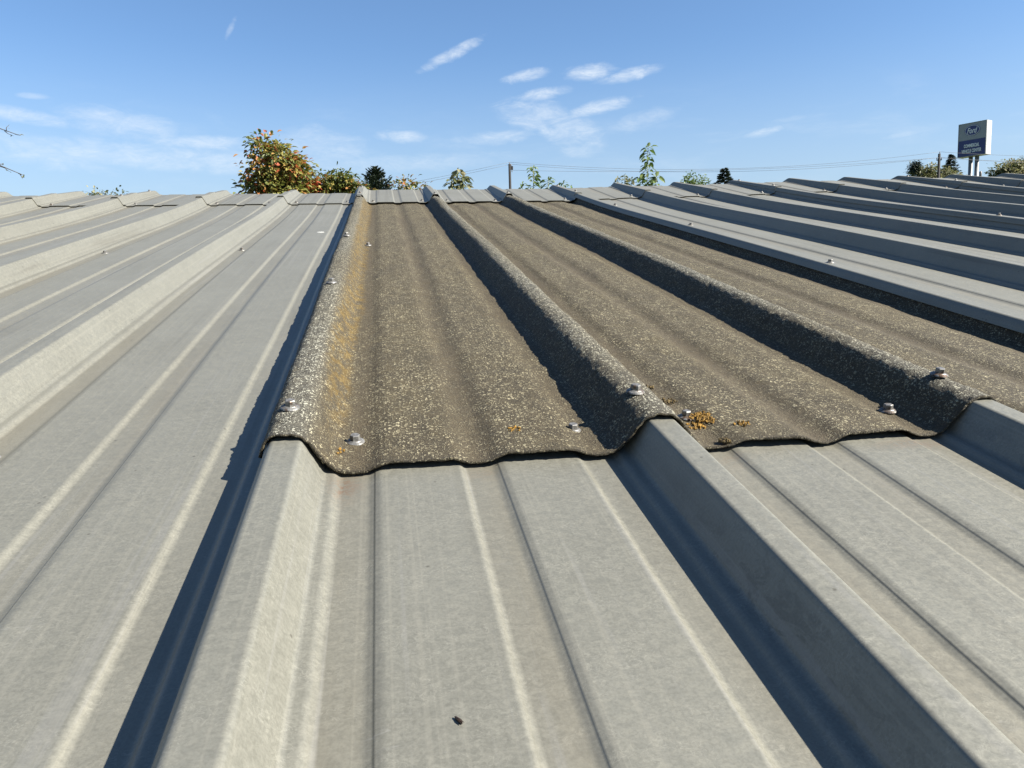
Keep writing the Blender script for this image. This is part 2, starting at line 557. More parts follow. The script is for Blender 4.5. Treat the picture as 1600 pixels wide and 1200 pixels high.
RIB_H, RIB_T, RIB_W, RIB_B, STEP = 0.034, 0.011, 0.0265, 0.0390, 0.0034


def pan_poly(x0, off=0.0, h=RIB_H, step=STEP):
    """one pan and the rib that closes it, to the right of the rib at x0"""
    s = [(RIB_W, 0.0050), (0.0350, 0.0041), (RIB_B, 0.0), (0.0615, 0.0), (0.0654, step * 0.40), (0.0665, step * 0.66), (0.0706, step), (0.1350, step), (0.1390, 0.0),
         (0.1614, 0.0), (0.1656, step * 0.40), (0.1668, step * 0.66), (0.1712, step), (0.2344, step), (0.2386, 0.0), (P - RIB_B, 0.0), (P - 0.0350, 0.0041), (P - RIB_W, 0.0050)]
    return [(x0 + a, b + off) for a, b in s]


def sheet_poly(off=0.0, h=RIB_H, under=0.0, edge=True, step=STEP):
    """cross-section of a three-pan sheet that laps over its left neighbour"""
    pl = [(-0.0205, 0.0192 + off), (-0.0162, 0.0290 + off), (-RIB_T - 0.001, h + off)] if edge else []
    for i in range(3):
        pl += [(i * P + RIB_T, h + off)] + pan_poly(i * P, off, h, step)
        if i < 2:
            pl += [((i + 1) * P - RIB_T, h + off)]
    # last rib, tucked under the next sheet
    pl[-1] = (3 * P - RIB_W + 0.0015, 0.0050 + off)
    pl += [(3 * P - RIB_T + 0.001, h - 0.0028 + off - under), (3 * P + 0.007, h - 0.0028 + off - under)]
    return pl


def loft(name, pts, nor, S, Nfun, x0, thick, uv0=(0, 0), attrs=None):
    """sheet from a profile (pts) swept over S; Nfun(X, S) lifts it; closed with a lower face"""
    npf, ns = len(pts), len(S)
    arc = np.concatenate([[0], np.cumsum(np.hypot(*np.diff(pts, axis=0).T))])
    X = np.broadcast_to(pts[:, 0] + x0, (ns, npf))
    SS = np.broadcast_to(S[:, None], (ns, npf))
    lift, dl, hs = Nfun(X, SS)
    Ntop = pts[None, :, 1] * hs + lift
    nx = np.broadcast_to(nor[:, 0], (ns, npf))
    nn = np.broadcast_to(nor[:, 1], (ns, npf))
    nv = np.stack([nx, -dl * nn, nn], -1)
    nv = nv / np.linalg.norm(nv, axis=-1, keepdims=True)
    top = W(X, SS, Ntop)
    bot = W(X - nx * thick, SS, Ntop - nn * thick)
    R = np.array([[1, 0, 0], [0, CA, -SA], [0, SA, CA]])
    nw = nv @ R.T
    U = np.stack([np.broadcast_to(arc + uv0[0], (ns, npf)), SS + uv0[1]], -1)
    idx = np.arange(ns * npf).reshape(ns, npf)
    q1 = np.stack([idx[:-1, :-1], idx[:-1, 1:], idx[1:, 1:], idx[1:, :-1]], -1).reshape(-1, 4)
    M = ns * npf
    q2 = q1[:, ::-1] + M
    V = [top.reshape(-1, 3), bot.reshape(-1, 3)]
    NN = [nw.reshape(-1, 3), -nw.reshape(-1, 3)]
    UV = [U.reshape(-1, 2), U.reshape(-1, 2)]
    Q = [q1, q2]
    base = 2 * M
    fwd = R @ np.array([0, -1, 0])
    for row, sg in ((0, 1), (ns - 1, -1)):
        V += [top[row], bot[row]]
        NN += [np.tile(fwd * sg, (npf, 1))] * 2
        UV += [U[row], U[row]]
        a = base + np.arange(npf - 1)
        q = np.stack([a, a + npf, a + npf + 1, a + 1], -1)
        Q.append(q if sg > 0 else q[:, ::-1])
        base += 2 * npf
    for c, sg in ((0, -1), (npf - 1, 1)):
        V += [top[:, c], bot[:, c]]
        tg = np.array([nor[c, 1], 0, -nor[c, 0]]) * sg
        NN += [np.tile(R @ tg, (ns, 1))] * 2
        UV += [U[:, c], U[:, c]]
        a = base + np.arange(ns - 1)
        q = np.stack([a, a + 1, a + ns + 1, a + ns], -1)
        Q.append(q if sg < 0 else q[:, ::-1])
        base += 2 * ns
    V = np.concatenate(V)
    at = {}
    for k, fn in (attrs or {}).items():
        a = fn(X, SS, pts).reshape(-1)
        full = np.zeros(len(V))
        full[:M] = a
        at[k] = full
    return np_mesh(name, V, np.concatenate(Q), None, True, np.concatenate(UV), at, np.concatenate(NN))


def panel_lift(X, S):
    e = 0.004
    return drift(X) + sagS(S), (sagS(S + e) - sagS(S - e)) / (2 * e), 1.0


def silt_metal(X, S, pts):
    xm = np.mod(X + P / 2, P) - P / 2
    a = np.exp(-((np.abs(xm) - 0.050) / 0.010) ** 2)
    xc = np.mod(X, P) - 0.1518
    return np.maximum(a, 0.8 * np.exp(-(xc / 0.012) ** 2))


def mark_metal(X, S, pts):
    return np.exp(-((X - 0.284) / 0.008) ** 2) * np.exp(-((S - 0.33) / 0.14) ** 2) + 0.6 * np.exp(-((X - 0.588) / 0.008) ** 2) * np.exp(-((S - 0.5) / 0.15) ** 2)


def rust_metal(X, S, pts):
    r = 0
    for (x, s, w, h, d) in [(0.043, 0.556, 0.010, 0.020, 0.8), (0.365, 0.562, 0.012, 0.012, 0.35), (0.545, 0.566, 0.03, 0.008, 0.5),
                            (-0.215, 0.93, 0.006, 0.05, 0.4), (0.1518, 0.563, 0.012, 0.008, 0.4)]:
        r = r + d * np.exp(-((X - x) / w) ** 2 - ((S - s) / h) ** 2)
    return np.clip(r, 0, 1)


warehouse = empty('warehouse', (1.83, 3.67, 0.0))
tag(warehouse, 'low warehouse under a ribbed grey metal roof with one brown fibreglass strip', 'warehouse')
WINV = Vector((-1.83, -3.67, 0.0))


def attach(o, parent=None):
    """parent to the warehouse (or one of its parts) and keep the world place"""
    o.parent = parent or warehouse
    o.location = o.location + WINV if parent is None else o.location
    return o


# near slope: one sheet per three pans
pp, pn = fillet(sheet_poly(), 0.0028, 4)
roof_panels = {}
for k in range(KMIN, KMAX + 1):
    s_hi = 0.600 if k == 0 else 3.46
    S = np.concatenate([np.linspace(S_EAVE, -0.4, 12)[:-1], np.linspace(-0.4, s_hi, 70 if k else 60)])
    me = loft('roof_panel', pp, pn, S, panel_lift, 3 * P * k, 0.0011, (k * 1.37, k * 0.71),
              {'silt': silt_metal, 'rust': rust_metal, 'mark': mark_metal})
    o = link('roof_panel', me, 'weathered_galvalume')
    attach(o)
    roof_panels[k] = o
roof_panels[0]['label'] = 'short metal sheet tucked under the fibreglass strip'

# far slope: hidden behind the ridge, same sheets turned round
YR = S_RIDGE * CA
ZR = Z0 + S_RIDGE * SA + 0.012


def far_mesh():
    S = np.array([S_EAVE, 0.0, 2.0, 3.46])
    return loft('roof_panel', pp, pn, S, lambda X, SS: (np.zeros_like(X), np.zeros_like(X), 1.0), 0.0, 0.0011, (0, 0),
                {'silt': silt_metal})


fm = far_mesh()
for k in range(KMIN, KMAX + 1):
    o = link('roof_panel', fm, 'weathered_galvalume')
    o.rotation_euler = (0, 0, math.pi)
    o.location = (3 * P * (k + 1), 2 * YR, drift(np.array([3 * P * (k + 0.5)]))[0] - 0.004)
    attach(o)


# ridge caps
def cap_lift(k):
    def fn(X, S):
        def z(s):
            d = drift(X)
            up = np.where(X > -0.03, 0.020, 0.006) + d
            near = sagS(np.minimum(s, 3.25)) + 0.0050 + d
            t = np.clip((s - 3.25) / (S_RIDGE - 3.25), 0, 1)
            a = near * (1 - t) + up * t
            e = np.maximum(s - (S_RIDGE - 0.015), 0)
            drop = np.where(e < 0.03, e * e / 0.06 * math.tan(2 * ALPHA), (e - 0.015) * math.tan(2 * ALPHA))
            return np.where(s > S_RIDGE, up, a) - drop
        e = 0.003
        t = np.clip((S - 3.22) / 0.50, 0, 1)
        t2 = np.where(S > S_RIDGE, 1 - smooth01((S - S_RIDGE - 0.1) / 0.3), t)
        return z(S), (z(S + e) - z(S - e)) / (2 * e), 1.0 - 0.45 * t2
    return fn


caps = {}
for k in range(KMIN, KMAX + 1):
    rnd = random.Random(k)
    s0 = 3.215 + (0.055 if k >= 1 else 0.02 if k == 0 else 0.0) + rnd.uniform(-0.006, 0.006)
    S = np.concatenate([np.linspace(s0, S_RIDGE - 0.05, 16)[:-1], np.linspace(S_RIDGE - 0.05, S_RIDGE + 0.06, 14)[:-1],
                        np.linspace(S_RIDGE + 0.06, S_RIDGE + 0.50, 10)])
    me = loft('ridge_cap', pp, pn, S, cap_lift(k), 3 * P * k, 0.0013, (k * 2.11, 4.0 + k), {'silt': silt_metal})
    o = link('ridge_cap', me, 'weathered_galvalume')
    attach(o)
    caps[k] = o

# ------------------------------------------------------------------ fibreglass strip
S0 = 0.577


def smooth_noise(rng, n, m, cell_n, cell_m):
    a = rng.standard_normal((int(n / cell_n) + 4, int(m / cell_m) + 4))
    yi = np.linspace(0, a.shape[0] - 2.001, n)
    xi = np.linspace(0, a.shape[1] - 2.001, m)
    y0, x0 = yi.astype(int), xi.astype(int)
    fy, fx = smooth01(yi - y0)[:, None], smooth01(xi - x0)[None, :]
    g = lambda i, j: a[np.ix_(y0 + i, x0 + j)]
    return g(0, 0) * (1 - fy) * (1 - fx) + g(1, 0) * fy * (1 - fx) + g(0, 1) * (1 - fy) * fx + g(1, 1) * fy * fx


def build_fibreglass():
    off = 0.0048
    st = STEP + 0.0014
    pl = [(-0.0225, 0.0165 + off), (-RIB_T - 0.003, RIB_H + off)]
    for i in range(3):
        b = i * P
        pl += [(b + RIB_T + 0.001, RIB_H + off), (b + 0.035, 0.002 + off), (b + 0.046, off), (b + 0.060, off), (b + 0.075, st + off),
               (b + 0.130, st + off), (b + 0.145, off), (b + 0.158, off), (b + 0.174, st + off), (b + 0.230, st + off), (b + 0.245, off),
               (b + P - 0.046, off), (b + P - 0.035, 0.002 + off)]
        if i < 2:
            pl += [(b + P - RIB_T - 0.001, RIB_H + off)]
    pl[-2:] = [(3 * P - 0.040, 0.003), (3 * P - 0.0255, 0.004), (3 * P - 0.0095, 0.0275), (3 * P, 0.0275)]
    f, fn = fillet(pl, 0.011, 6)
    arc = np.concatenate([[0], np.cumsum(np.hypot(*np.diff(f, axis=0).T))])
    m = int(arc[-1] / 0.0027)
    a = np.linspace(0, arc[-1], m)
    px, pz = np.interp(a, arc, f[:, 0]), np.interp(a, arc, f[:, 1])
    nx, nz = np.interp(a, arc, fn[:, 0]), np.interp(a, arc, fn[:, 1])
    S = [S0]
    while S[-1] < 3.33:
        S.append(S[-1] + 0.0026 + 0.0022 * (S[-1] - S0))
    S = np.array(S)
    n = len(S)
    rng = np.random.default_rng(5)
    rib = np.clip((pz - off - 0.010) / 0.022, 0, 1)
    d = 0.00022 * rng.standard_normal((n, m)) * (0.55 + 0.9 * rib)[None, :]
    d += 0.00030 * smooth_noise(rng, n, m, 2.2, 2.2) * (0.6 + 0.8 * rib)[None, :]
    d += 0.00040 * smooth_noise(rng, n, m, 9, 9)
    d += 0.0004 * smooth_noise(rng, n, m, 40, 30)
    d += 0.0006 * smooth_noise(rng, n, m, 130, 90)
    lipw = 0.0014 * smooth_noise(rng, 2, m, 1, 26)[0] + 0.0005 * smooth_noise(rng, 2, m, 1, 5)[0] + 0.00035 * rng.standard_normal(m)
    SS = S[:, None] + lipw[None, :] * np.exp(-(S[:, None] - S0) / 0.03)
    # the eave end of the strip lifts a little between the ribs
    lift = np.exp(-(S - S0) / 0.08)[:, None] * 0.0020 * np.clip((pz - off) / 0.0045, 0, 1)[None, :] * (pz < off + 0.010)[None, :]
    X = np.broadcast_to(px, (n, m)) + nx[None, :] * d
    N = np.broadcast_to(pz, (n, m)) + nz[None, :] * d + sagS(SS) + lift - 0.0085 * smooth01((SS - 3.02) / 0.22)
    top = W(X, SS, N).reshape(-1, 3)
    idx = np.arange(n * m).reshape(n, m)
    Q = [np.stack([idx[:-1, :-1], idx[:-1, 1:], idx[1:, 1:], idx[1:, :-1]], -1).reshape(-1, 4)]
    V = [top]
    U = [np.stack([np.broadcast_to(a, (n, m)), np.broadcast_to(S[:, None], (n, m))], -1).reshape(-1, 2)]
    th = 0.0024 + 0.0005 * smooth_noise(rng, 2, m, 1, 8)[0]
    base = n * m
    # broken front lip and a strip of underside behind it
    rows = [(0.0, 0.0, 0.0), (0.0, -0.0008, 0.6), (0.0006, 0.0, 1.0), (0.012, 0.0, 1.1)]
    for (ds, _, t) in rows:
        V.append(W(X[0] - nx * th * t, SS[0] + ds + (-0.0008 if t == 0.6 else 0), N[0] - nz * th * t))
        U.append(np.stack([a, np.full(m, S0 - 0.003 * t)], -1))
    for r in range(len(rows) - 1):
        b = base + r * m + np.arange(m - 1)
        Q.append(np.stack([b, b + m, b + m + 1, b + 1], -1))
    base += len(rows) * m
    # left edge
    for t in (0.0, 1.0):
        V.append(W(X[:, 0] - nx[0] * 0.003 * t, SS[:, 0], N[:, 0] - nz[0] * 0.003 * t))
        U.append(np.stack([np.full(n, -0.003 * t), S], -1))
    b = base + np.arange(n - 1)
    Q.append(np.stack([b, b + 1, b + n + 1, b + n], -1))
    base += 2 * n
    V = np.concatenate(V)
    at = {}
    xm = np.mod(px + P / 2, P) - P / 2
    top_w = np.exp(-(xm / 0.017) ** 4)
    low = np.exp(-((np.abs(xm) - 0.052) / 0.012) ** 2)
    mid = np.exp(-((np.mod(px, P) - 0.1518) / 0.016) ** 2)
    lead = smooth_noise(rng, n, m, 60, 12)
    bl = np.clip(top_w[None, :] * (0.75 + 0.25 * lead), 0, 1)
    si = np.clip((np.maximum(low, 0.95 * mid) * (1 - top_w))[None, :] * (0.85 + 0.25 * lead), 0, 1)
    lw = 1.35 * np.exp(-((px - 0.0310) / 0.0150) ** 2)[None, :] * (0.25 + 0.75 * smooth01((S - 0.60) / 0.35))[:, None] * (0.95 + 0.35 * lead)
    lw = lw + 0.25 * np.exp(-((px - 0.33) / 0.010) ** 2)[None, :] * np.exp(-((S - 0.70) / 0.08) ** 2)[:, None]
    for k, arr in (('bleach', bl), ('silt', si), ('lichen', np.clip(lw, 0, 1)), ('grime', np.exp(-(S[:, None] - S0) / 0.0025) * 0.45)):
        full = np.full(len(V), 0.30 if k == 'grime' else 0.0)
        full[:n * m] = np.broadcast_to(arr, (n, m)).reshape(-1)
        at[k] = full
    me = np_mesh('skylight_panel', V, np.concatenate(Q), None, True, np.concatenate(U), at)
    return link('skylight_panel', me, 'weathered_fibreglass')


skylight = build_fibreglass()
attach(skylight)
skylight['label'] = 'brown weathered fibreglass strip with white fibres showing'


# ------------------------------------------------------------------ screws
def screw_mesh():
    prof = [(0.0, 0.0), (0.0082, 0.0), (0.0086, 0.0006), (0.0080, 0.0016), (0.0062, 0.0026), (0.0058, 0.0030)]
    bm = bmesh.new()
    rings = []
    n = 24
    for r, z in prof[1:]:
        rings.append([bm.verts.new((r * math.cos(2 * math.pi * i / n), r * math.sin(2 * math.pi * i / n), z)) for i in range(n)])
    for a, b in zip(rings[:-1], rings[1:]):
        for i in range(n):
            bm.faces.new((a[i], a[(i + 1) % n], b[(i + 1) % n], b[i]))
    bm.faces.new(rings[-1])
    hexr = [(0.0046, 0.0029), (0.0046, 0.0071), (0.0040, 0.0078)]
    hr = []
    for r, z in hexr:
        hr.append([bm.verts.new((r * math.cos(math.pi / 3 * i), r * math.sin(math.pi / 3 * i), z)) for i in range(6)])
    for a, b in zip(hr[:-1], hr[1:]):
        for i in range(6):
            bm.faces.new((a[i], a[(i + 1) % 6], b[(i + 1) % 6], b[i]))
    bm.faces.new(hr[-1])
    return bm_mesh('screw', bm, False)


SCREW = screw_mesh()
SCREW.materials.append(MATS['zinc_screw'])
srnd = random.Random(11)


def screw(parent, X, S, N, tilt_n=(0, 1), size=0.88):
    p = W(np.array(X), np.array(S), np.array(N - 0.0004))
    o = bpy.data.objects.new('screw', SCREW)
    COL.objects.link(o)
    o.parent = parent
    o.location = Vector(p) + WINV - parent.location
    nv = Vector((tilt_n[0], 0, tilt_n[1]))
    nv = Matrix.Rotation(ALPHA, 3, 'X') @ nv
    nv = (nv + Vector((srnd.uniform(-.07, .07), srnd.uniform(-.07, .07), 0))).normalized()
    o.rotation_euler = (nv.to_track_quat('Z', 'Y') @ Euler((0, 0, srnd.uniform(0, 6))).to_quaternion()).to_euler()
    o.scale = (size, size, size)
    return o


def surf(X, S):
    return float(drift(np.array(X)) + sagS(np.array(S)))


# pan screws along the purlins
for k in range(-4, 7):
    for j in range(3):
        X = 3 * P * k + j * P + 0.0525
        for s in (-0.66, 0.65, 1.94):
            if k == 0 and s > 0:
                continue
            screw(roof_panels[k], X, s + srnd.uniform(-.012, .012), surf(X, s))
    for s in ((1.34, 2.03, 2.74) if k == 1 else (1.99,) if k == 2 else (2.3,) if k > 2 else ()):
        X = 3 * P * k + 0.002
        screw(roof_panels[k], X, s, surf(X, s) + RIB_H)
fh = 0.0052
for X, s, h in ((0.049, 0.6378, fh), (0.2433, 0.634, fh), (0.3565, 0.648, fh + 0.0014), (0.561, 0.6385, fh), (0.664, 0.641, fh), (0.862, 0.636, fh),
                (-0.003, 0.637, RIB_H + 0.0062), (0.300, 0.633, RIB_H + 0.0062), (0.6092, 0.6375, RIB_H + 0.0062),
                (0.046, 1.945, fh), (0.340, 1.94, fh), (0.652, 1.94, fh), (-0.001, 1.228, RIB_H + 0.0062),
                (-0.001, 1.86, RIB_H + 0.0062)):
    screw(skylight, X, s, surf(X, s) + h, size=0.97)
for k in range(-3, 7):
    lf = cap_lift(k)
    for j in range(3):
        for dx in (0.052, P - 0.052):
            X = 3 * P * k + j * P + dx
            s = 3.275 + (0.05 if k >= 1 else 0.02 if k == 0 else 0) + srnd.uniform(-.008, .008)
            if j == 2 and dx > 0.1 and k < -1:
                continue
            z, _, hs = lf(np.array([X]), np.array([s]))
            screw(caps[k], X, s, float(z[0]))
    for X, s in ([(3 * P * k + 0.001, 3.29 + (0.04 if k >= 0 else 0)), (3 * P * k + 0.001, 3.68)] +
                 ([(P, 3.27), (2 * P, 3.27)] if k == 0 else [])):
        z, _, hs = lf(np.array([X]), np.array([s]))
        screw(caps[k], X, s, float(z[0]) + RIB_H * float(np.atleast_1d(hs)[0]))


# ------------------------------------------------------------------ warehouse walls
def build_walls():
    x0, x1 = 3 * P * KMIN + 0.05, 3 * P * (KMAX + 1) - 0.05
    y0 = (S_EAVE + 0.25) * CA
    y1 = 2 * YR - y0
    ze = Z0 + (S_EAVE + 0.25) * SA - 0.05
    zr = Z0 + S_RIDGE * SA - 0.08

    def ribbed(a, b, heights, nrm):
        """wall sheet from a to b (xy) with trapezoid ribs; heights(t) gives the top"""
        a, b, nrm = Vector((a[0], a[1], 0)), Vector((b[0], b[1], 0)), Vector((nrm[0], nrm[1], 0))
        L = (b - a).length
        bm = bmesh.new()
        prev = None
        t = 0.0
        prof = [(0, 0), (0.21, 0), (0.225, 0.03), (0.29, 0.03), (0.305, 0)]
        ts = []
        while t < L:
            for q, h in prof[:-1]:
                if t + q < L:
                    ts.append((t + q, h))
            t += 0.305
        ts.append((L, 0))
        for q, h in ts:
            p = a + (b - a) * (q / L) + nrm * h
            v0 = bm.verts.new((p.x, p.y, 0.0))
            v1 = bm.verts.new((p.x, p.y, heights(q / L)))
            i0 = bm.verts.new((p.x - nrm.x * (0.12 + h), p.y - nrm.y * (0.12 + h), 0.0))
            i1 = bm.verts.new((p.x - nrm.x * (0.12 + h), p.y - nrm.y * (0.12 + h), heights(q / L)))
            cur = (v0, v1, i1, i0)
            if prev:
                for i in range(4):
                    j = (i + 1) % 4
                    bm.faces.new((prev[i], cur[i], cur[j], prev[j]))
            else:
                bm.faces.new(cur)
            prev = cur
        bm.faces.new(prev[::-1])
        attach(link('wall', bm_mesh('wall', bm), 'wall_cladding'))
    ribbed((x0, y0), (x1, y0), lambda t: ze, (0, -1))
    ribbed((x0, y1), (x1, y1), lambda t: ze, (0, 1))
    g = lambda t: ze + (zr - ze) * (1 - abs(2 * t - 1))
    ribbed((x0, y0 + 0.15), (x0, y1 - 0.15), g, (-1, 0))
    ribbed((x1, y0 + 0.15), (x1, y1 - 0.15), g, (1, 0))


build_walls()

# ------------------------------------------------------------------ ground
bm = bmesh.new()
R_ = 3000.0
c = bm.verts.new((0, 0, 0))
ring = [bm.verts.new((R_ * math.cos(i * math.pi / 32), R_ * math.sin(i * math.pi / 32), 0)) for i in range(64)]
for i in range(64):
    bm.faces.new((c, ring[i], ring[(i + 1) % 64]))
tag(link('ground', bm_mesh('ground', bm), 'grass_ground'), kind='structure')


# ------------------------------------------------------------------ small things lying on the roof
def lichen(X, S, N, rad, n, mat, label, seed, tall=0.6):
    rng = np.random.default_rng(seed)
    bm = bmesh.new()
    for i in range(n):
        r = rad * math.sqrt(rng.random())
        t = rng.random() * 6.283
        s = rng.uniform(0.0008, 0.0025) * (1.2 - 0.5 * r / rad)
        m = Matrix.Translation((r * math.cos(t) * 1.3, r * math.sin(t), s * 0.15)) @ Euler((rng.random() * 3, rng.random() * 3, rng.random() * 3)).to_matrix().to_4x4() @ \
            Matrix.Diagonal((s, s * rng.uniform(0.5, 1.0), s * rng.uniform(0.4, 0.9) * (0.6 + tall), 1))
        bmesh.ops.create_icosphere(bm, subdivisions=1, radius=1.0, matrix=m)
    for v in bm.verts:
        v.co += Vector(rng.normal(0, 0.00022, 3))
    o = link('lichen', bm_mesh('lichen', bm, False), mat)
    o.location = Vector(W(np.array(X), np.array(S), np.array(N)))
    o.rotation_euler = (ALPHA, 0, 0)
    return tag(o, label, 'lichen')


lichen(0.3770, 0.640, 0.0088, 0.0150, 300, 'lichen_orange', 'largest orange lichen clump beside a hex screw on the fibreglass', 1, 0.2)
lichen(0.3590, 0.627, 0.0058, 0.0085, 46, 'lichen_orange', 'small orange lichen tuft just downslope of the largest clump', 2)
lichen(0.1885, 0.630, 0.0118, 0.0050, 16, 'lichen_orange', 'lone orange lichen spot on the smooth middle of the fibreglass strip', 3)
lichen(0.0330, 0.609, 0.0096, 0.0065, 22, 'lichen_orange', 'yellow lichen spots at the foot of the first fibreglass rib', 4, 0.2)
lichen(0.3540, 0.696, 0.0064, 0.0090, 45, 'moss_brown', 'brown lichen strip at a rib foot upslope of the screw', 5)
lichen(0.3500, 0.742, 0.0068, 0.0060, 20, 'moss_brown', 'small brown lichen spot highest along the rib foot', 6)
lichen(0.3665, 0.5825, 0.0085, 0.0034, 26, 'moss_brown', 'dark moss tuft standing on the front lip of the fibreglass', 7, 2.4)
lichen(0.3960, 0.611, 0.0122, 0.0070, 20, 'lichen_orange', 'thin orange lichen smear between largest clump and front lip', 8, 0.1)


def build_insect():
    root = empty('insect')
    root.location = Vector(W(np.array(0.1045), np.array(0.2895), np.array(STEP)))
    root.rotation_euler = (ALPHA, 0, math.radians(32))
    root.scale = (0.9, 1.35, 1.0)
    tag(root, 'tiny dark dead insect lying on the bare metal pan', 'insect')
    body = [(0, -0.0022, 0.0007), (0, -0.0012, 0.0009), (0, 0.0002, 0.0009), (0, 0.0014, 0.0008), (0, 0.0020, 0.0007)]
    link('body', tubes_mesh('body', [(body, [0.0003, 0.0008, 0.0007, 0.0007, 0.0003])], 8), 'insect_dark', root)
    for s in (-1, 1):
        bm = bmesh.new()
        pts = [(0.0001 * s, 0.0008, 0.0017), (0.0010 * s, -0.0006, 0.0014), (0.0008 * s, -0.0026, 0.0013), (0.0001 * s, -0.0024, 0.0016)]
        bm.faces.new([bm.verts.new(p) for p in pts])
        bmesh.ops.solidify(bm, geom=bm.faces[:], thickness=0.0001)
        link('wing', bm_mesh('wing', bm), 'insect_dark', root)
        link('leg', tubes_mesh('leg', [([(0.0005 * s, 0.0008 - 0.0009 * i, 0.0006), (0.0008 * s, 0.0011 - 0.0012 * i, 0.0006), (0.0010 * s, 0.0012 - 0.0013 * i, 0.0001)],
                                        [0.0001] * 3) for i in range(3)], 5), 'insect_dark', root)


build_insect()


def fleck(X, S, N, lx, ly, rz, label, nrm=(0, 1)):
    rng = random.Random(X)
    bm = bmesh.new()
    top = [bm.verts.new((lx * math.cos(a) * rng.uniform(.75, 1.1), ly * math.sin(a) * rng.uniform(.75, 1.1), 0.0006)) for a in [i * math.pi / 5 for i in range(10)]]
    bot = [bm.verts.new((v.co.x * 1.1, v.co.y * 1.1, 0.0)) for v in top]
    bm.faces.new(top)
    for i in range(10):
        bm.faces.new((top[i], bot[i], bot[(i + 1) % 10], top[(i + 1) % 10]))
    o = link('bird_dropping', bm_mesh('bird_dropping', bm), 'white_fleck')
    o.location = Vector(W(np.array(X), np.array(S), np.array(N)))
    nv = Matrix.Rotation(ALPHA, 3, 'X') @ Vector((nrm[0], 0, nrm[1]))
    o.rotation_euler = (nv.to_track_quat('Z', 'Y') @ Euler((0, 0, rz)).to_quaternion()).to_euler()
    tag(o, label, 'bird dropping')


fleck(-0.0905, 2.285, surf(0, 2.285) + STEP, 0.010, 0.009, 0.2, 'small white dropping on the flat pan beside the fibreglass strip')


# ------------------------------------------------------------------ trees and plants
def leaves_mesh(name, pos, dirs, size, hue, rng, wide=0.45, droop=0.0, fold=0.25):
    """one folded six-point leaf per position"""
    n = len(pos)
    d = dirs / np.linalg.norm(dirs, axis=1, keepdims=True)
    ref = rng.standard_normal((n, 3)) * 0.5 + np.array([0, 0, 1.0])
    s = np.cross(d, ref)
    s /= np.linalg.norm(s, axis=1, keepdims=True) + 1e-9
    u = np.cross(s, d)
    L = size[:, None]
    w = wide * L * 0.5
    b = pos
    t = pos + d * L + np.array([0, 0, -1.0]) * L * droop
    m1 = pos + d * L * 0.35
    m2 = pos + d * L * 0.72 + np.array([0, 0, -1.0]) * L * droop * 0.4
    V = np.stack([b, m1 + s * w + u * w * fold, m2 + s * w * 0.8 + u * w * fold, t, m2 - s * w * 0.8 + u * w * fold, m1 - s * w + u * w * fold, m1, m2], 1)
    o = np.arange(n)[:, None] * 8
    T = np.concatenate([o + np.array([[0, 1, 6]]), o + np.array([[0, 6, 5]]), o + np.array([[2, 3, 7]]), o + np.array([[3, 4, 7]])])
    Q = np.concatenate([o + np.array([[1, 2, 7, 6]]), o + np.array([[6, 7, 4, 5]])])
    return np_mesh(name, V.reshape(-1, 3), Q, T, False, None, {'hue': np.repeat(hue, 8)})


def wander(rng, a, b, n, amp):
    a, b = np.array(a, float), np.array(b, float)
    L = np.linalg.norm(b - a)
    pts = [tuple(a + (b - a) * t + rng.standard_normal(3) * amp * L * math.sin(math.pi * t)) for t in np.linspace(0, 1, n)]
    return pts


def broad_tree(name, base, top_z, lobes, leaf, nleaf, mat, label, seed, group=None, trunk_r=0.14, cl=0.28, hue_pow=1.0, wide=0.5,
               droop=0.25, red=0.0):
    """lobes: (x, y, z, rx, ry, rz) crown volumes in world space; leaves hang in clumps on twigs inside them"""
    rng = np.random.default_rng(seed)
    root = empty(name, base)
    tag(root, label, 'tree', group)
    B = np.array(base)
    low = min(l[2] - l[5] for l in lobes)
    chains = [([(0, 0, -0.05)] + wander(rng, (0, 0, 0.3), (rng.normal(0, .15), rng.normal(0, .15), max(low + 0.3, top_z * 0.4)), 6, 0.03),
               [trunk_r * 1.5] + list(np.linspace(trunk_r, trunk_r * 0.6, 6)))]
    fork = np.array(chains[0][0][-1])
    P_, D_, H_ = [], [], []
    vol = np.array([l[3] * l[4] * l[5] for l in lobes]) ** 0.7
    for l, v in zip(lobes, vol / vol.sum()):
        c_ = np.array(l[:3]) - B
        rr = np.array(l[3:])
        chains.append((wander(rng, fork - (0, 0, rng.uniform(0, .5)), c_, 6, 0.05), list(np.linspace(trunk_r * 0.5, 0.02, 6))))
        nc = max(4, int(v * nleaf / 26))
        for i in range(nc):
            q = rng.standard_normal(3)
            q /= np.linalg.norm(q)
            cc = c_ + q * rr * rng.uniform(0.35, 1.0) ** 0.6
            if i % 3 == 0:
                chains.append((wander(rng, c_ + (cc - c_) * 0.15, cc, 4, 0.06), [0.02, 0.014, 0.009, 0.005]))
            k = rng.integers(16, 36)
            p = cc + rng.standard_normal((k, 3)) * cl * np.array([1, 1, 0.75])
            P_.append(p)
            D_.append((p - cc) + q * cl * 0.7 + np.array([0, 0, -0.4 * cl]) + rng.standard_normal((k, 3)) * cl * 0.6)
            hb = rng.random() ** hue_pow
            if rng.random() < red:
                hb = rng.uniform(0.8, 1.0)
            H_.append(np.clip(hb + rng.normal(0, 0.13, k), 0, 1))
    P_, D_, H_ = np.concatenate(P_), np.concatenate(D_), np.concatenate(H_)
    size = leaf * rng.uniform(0.6, 1.25, len(P_))
    link('trunk', tubes_mesh('trunk', chains, 7), 'bark', root)
    link('crown', leaves_mesh('crown', P_, D_, size, H_, rng, wide, droop), mat, root)
    return root


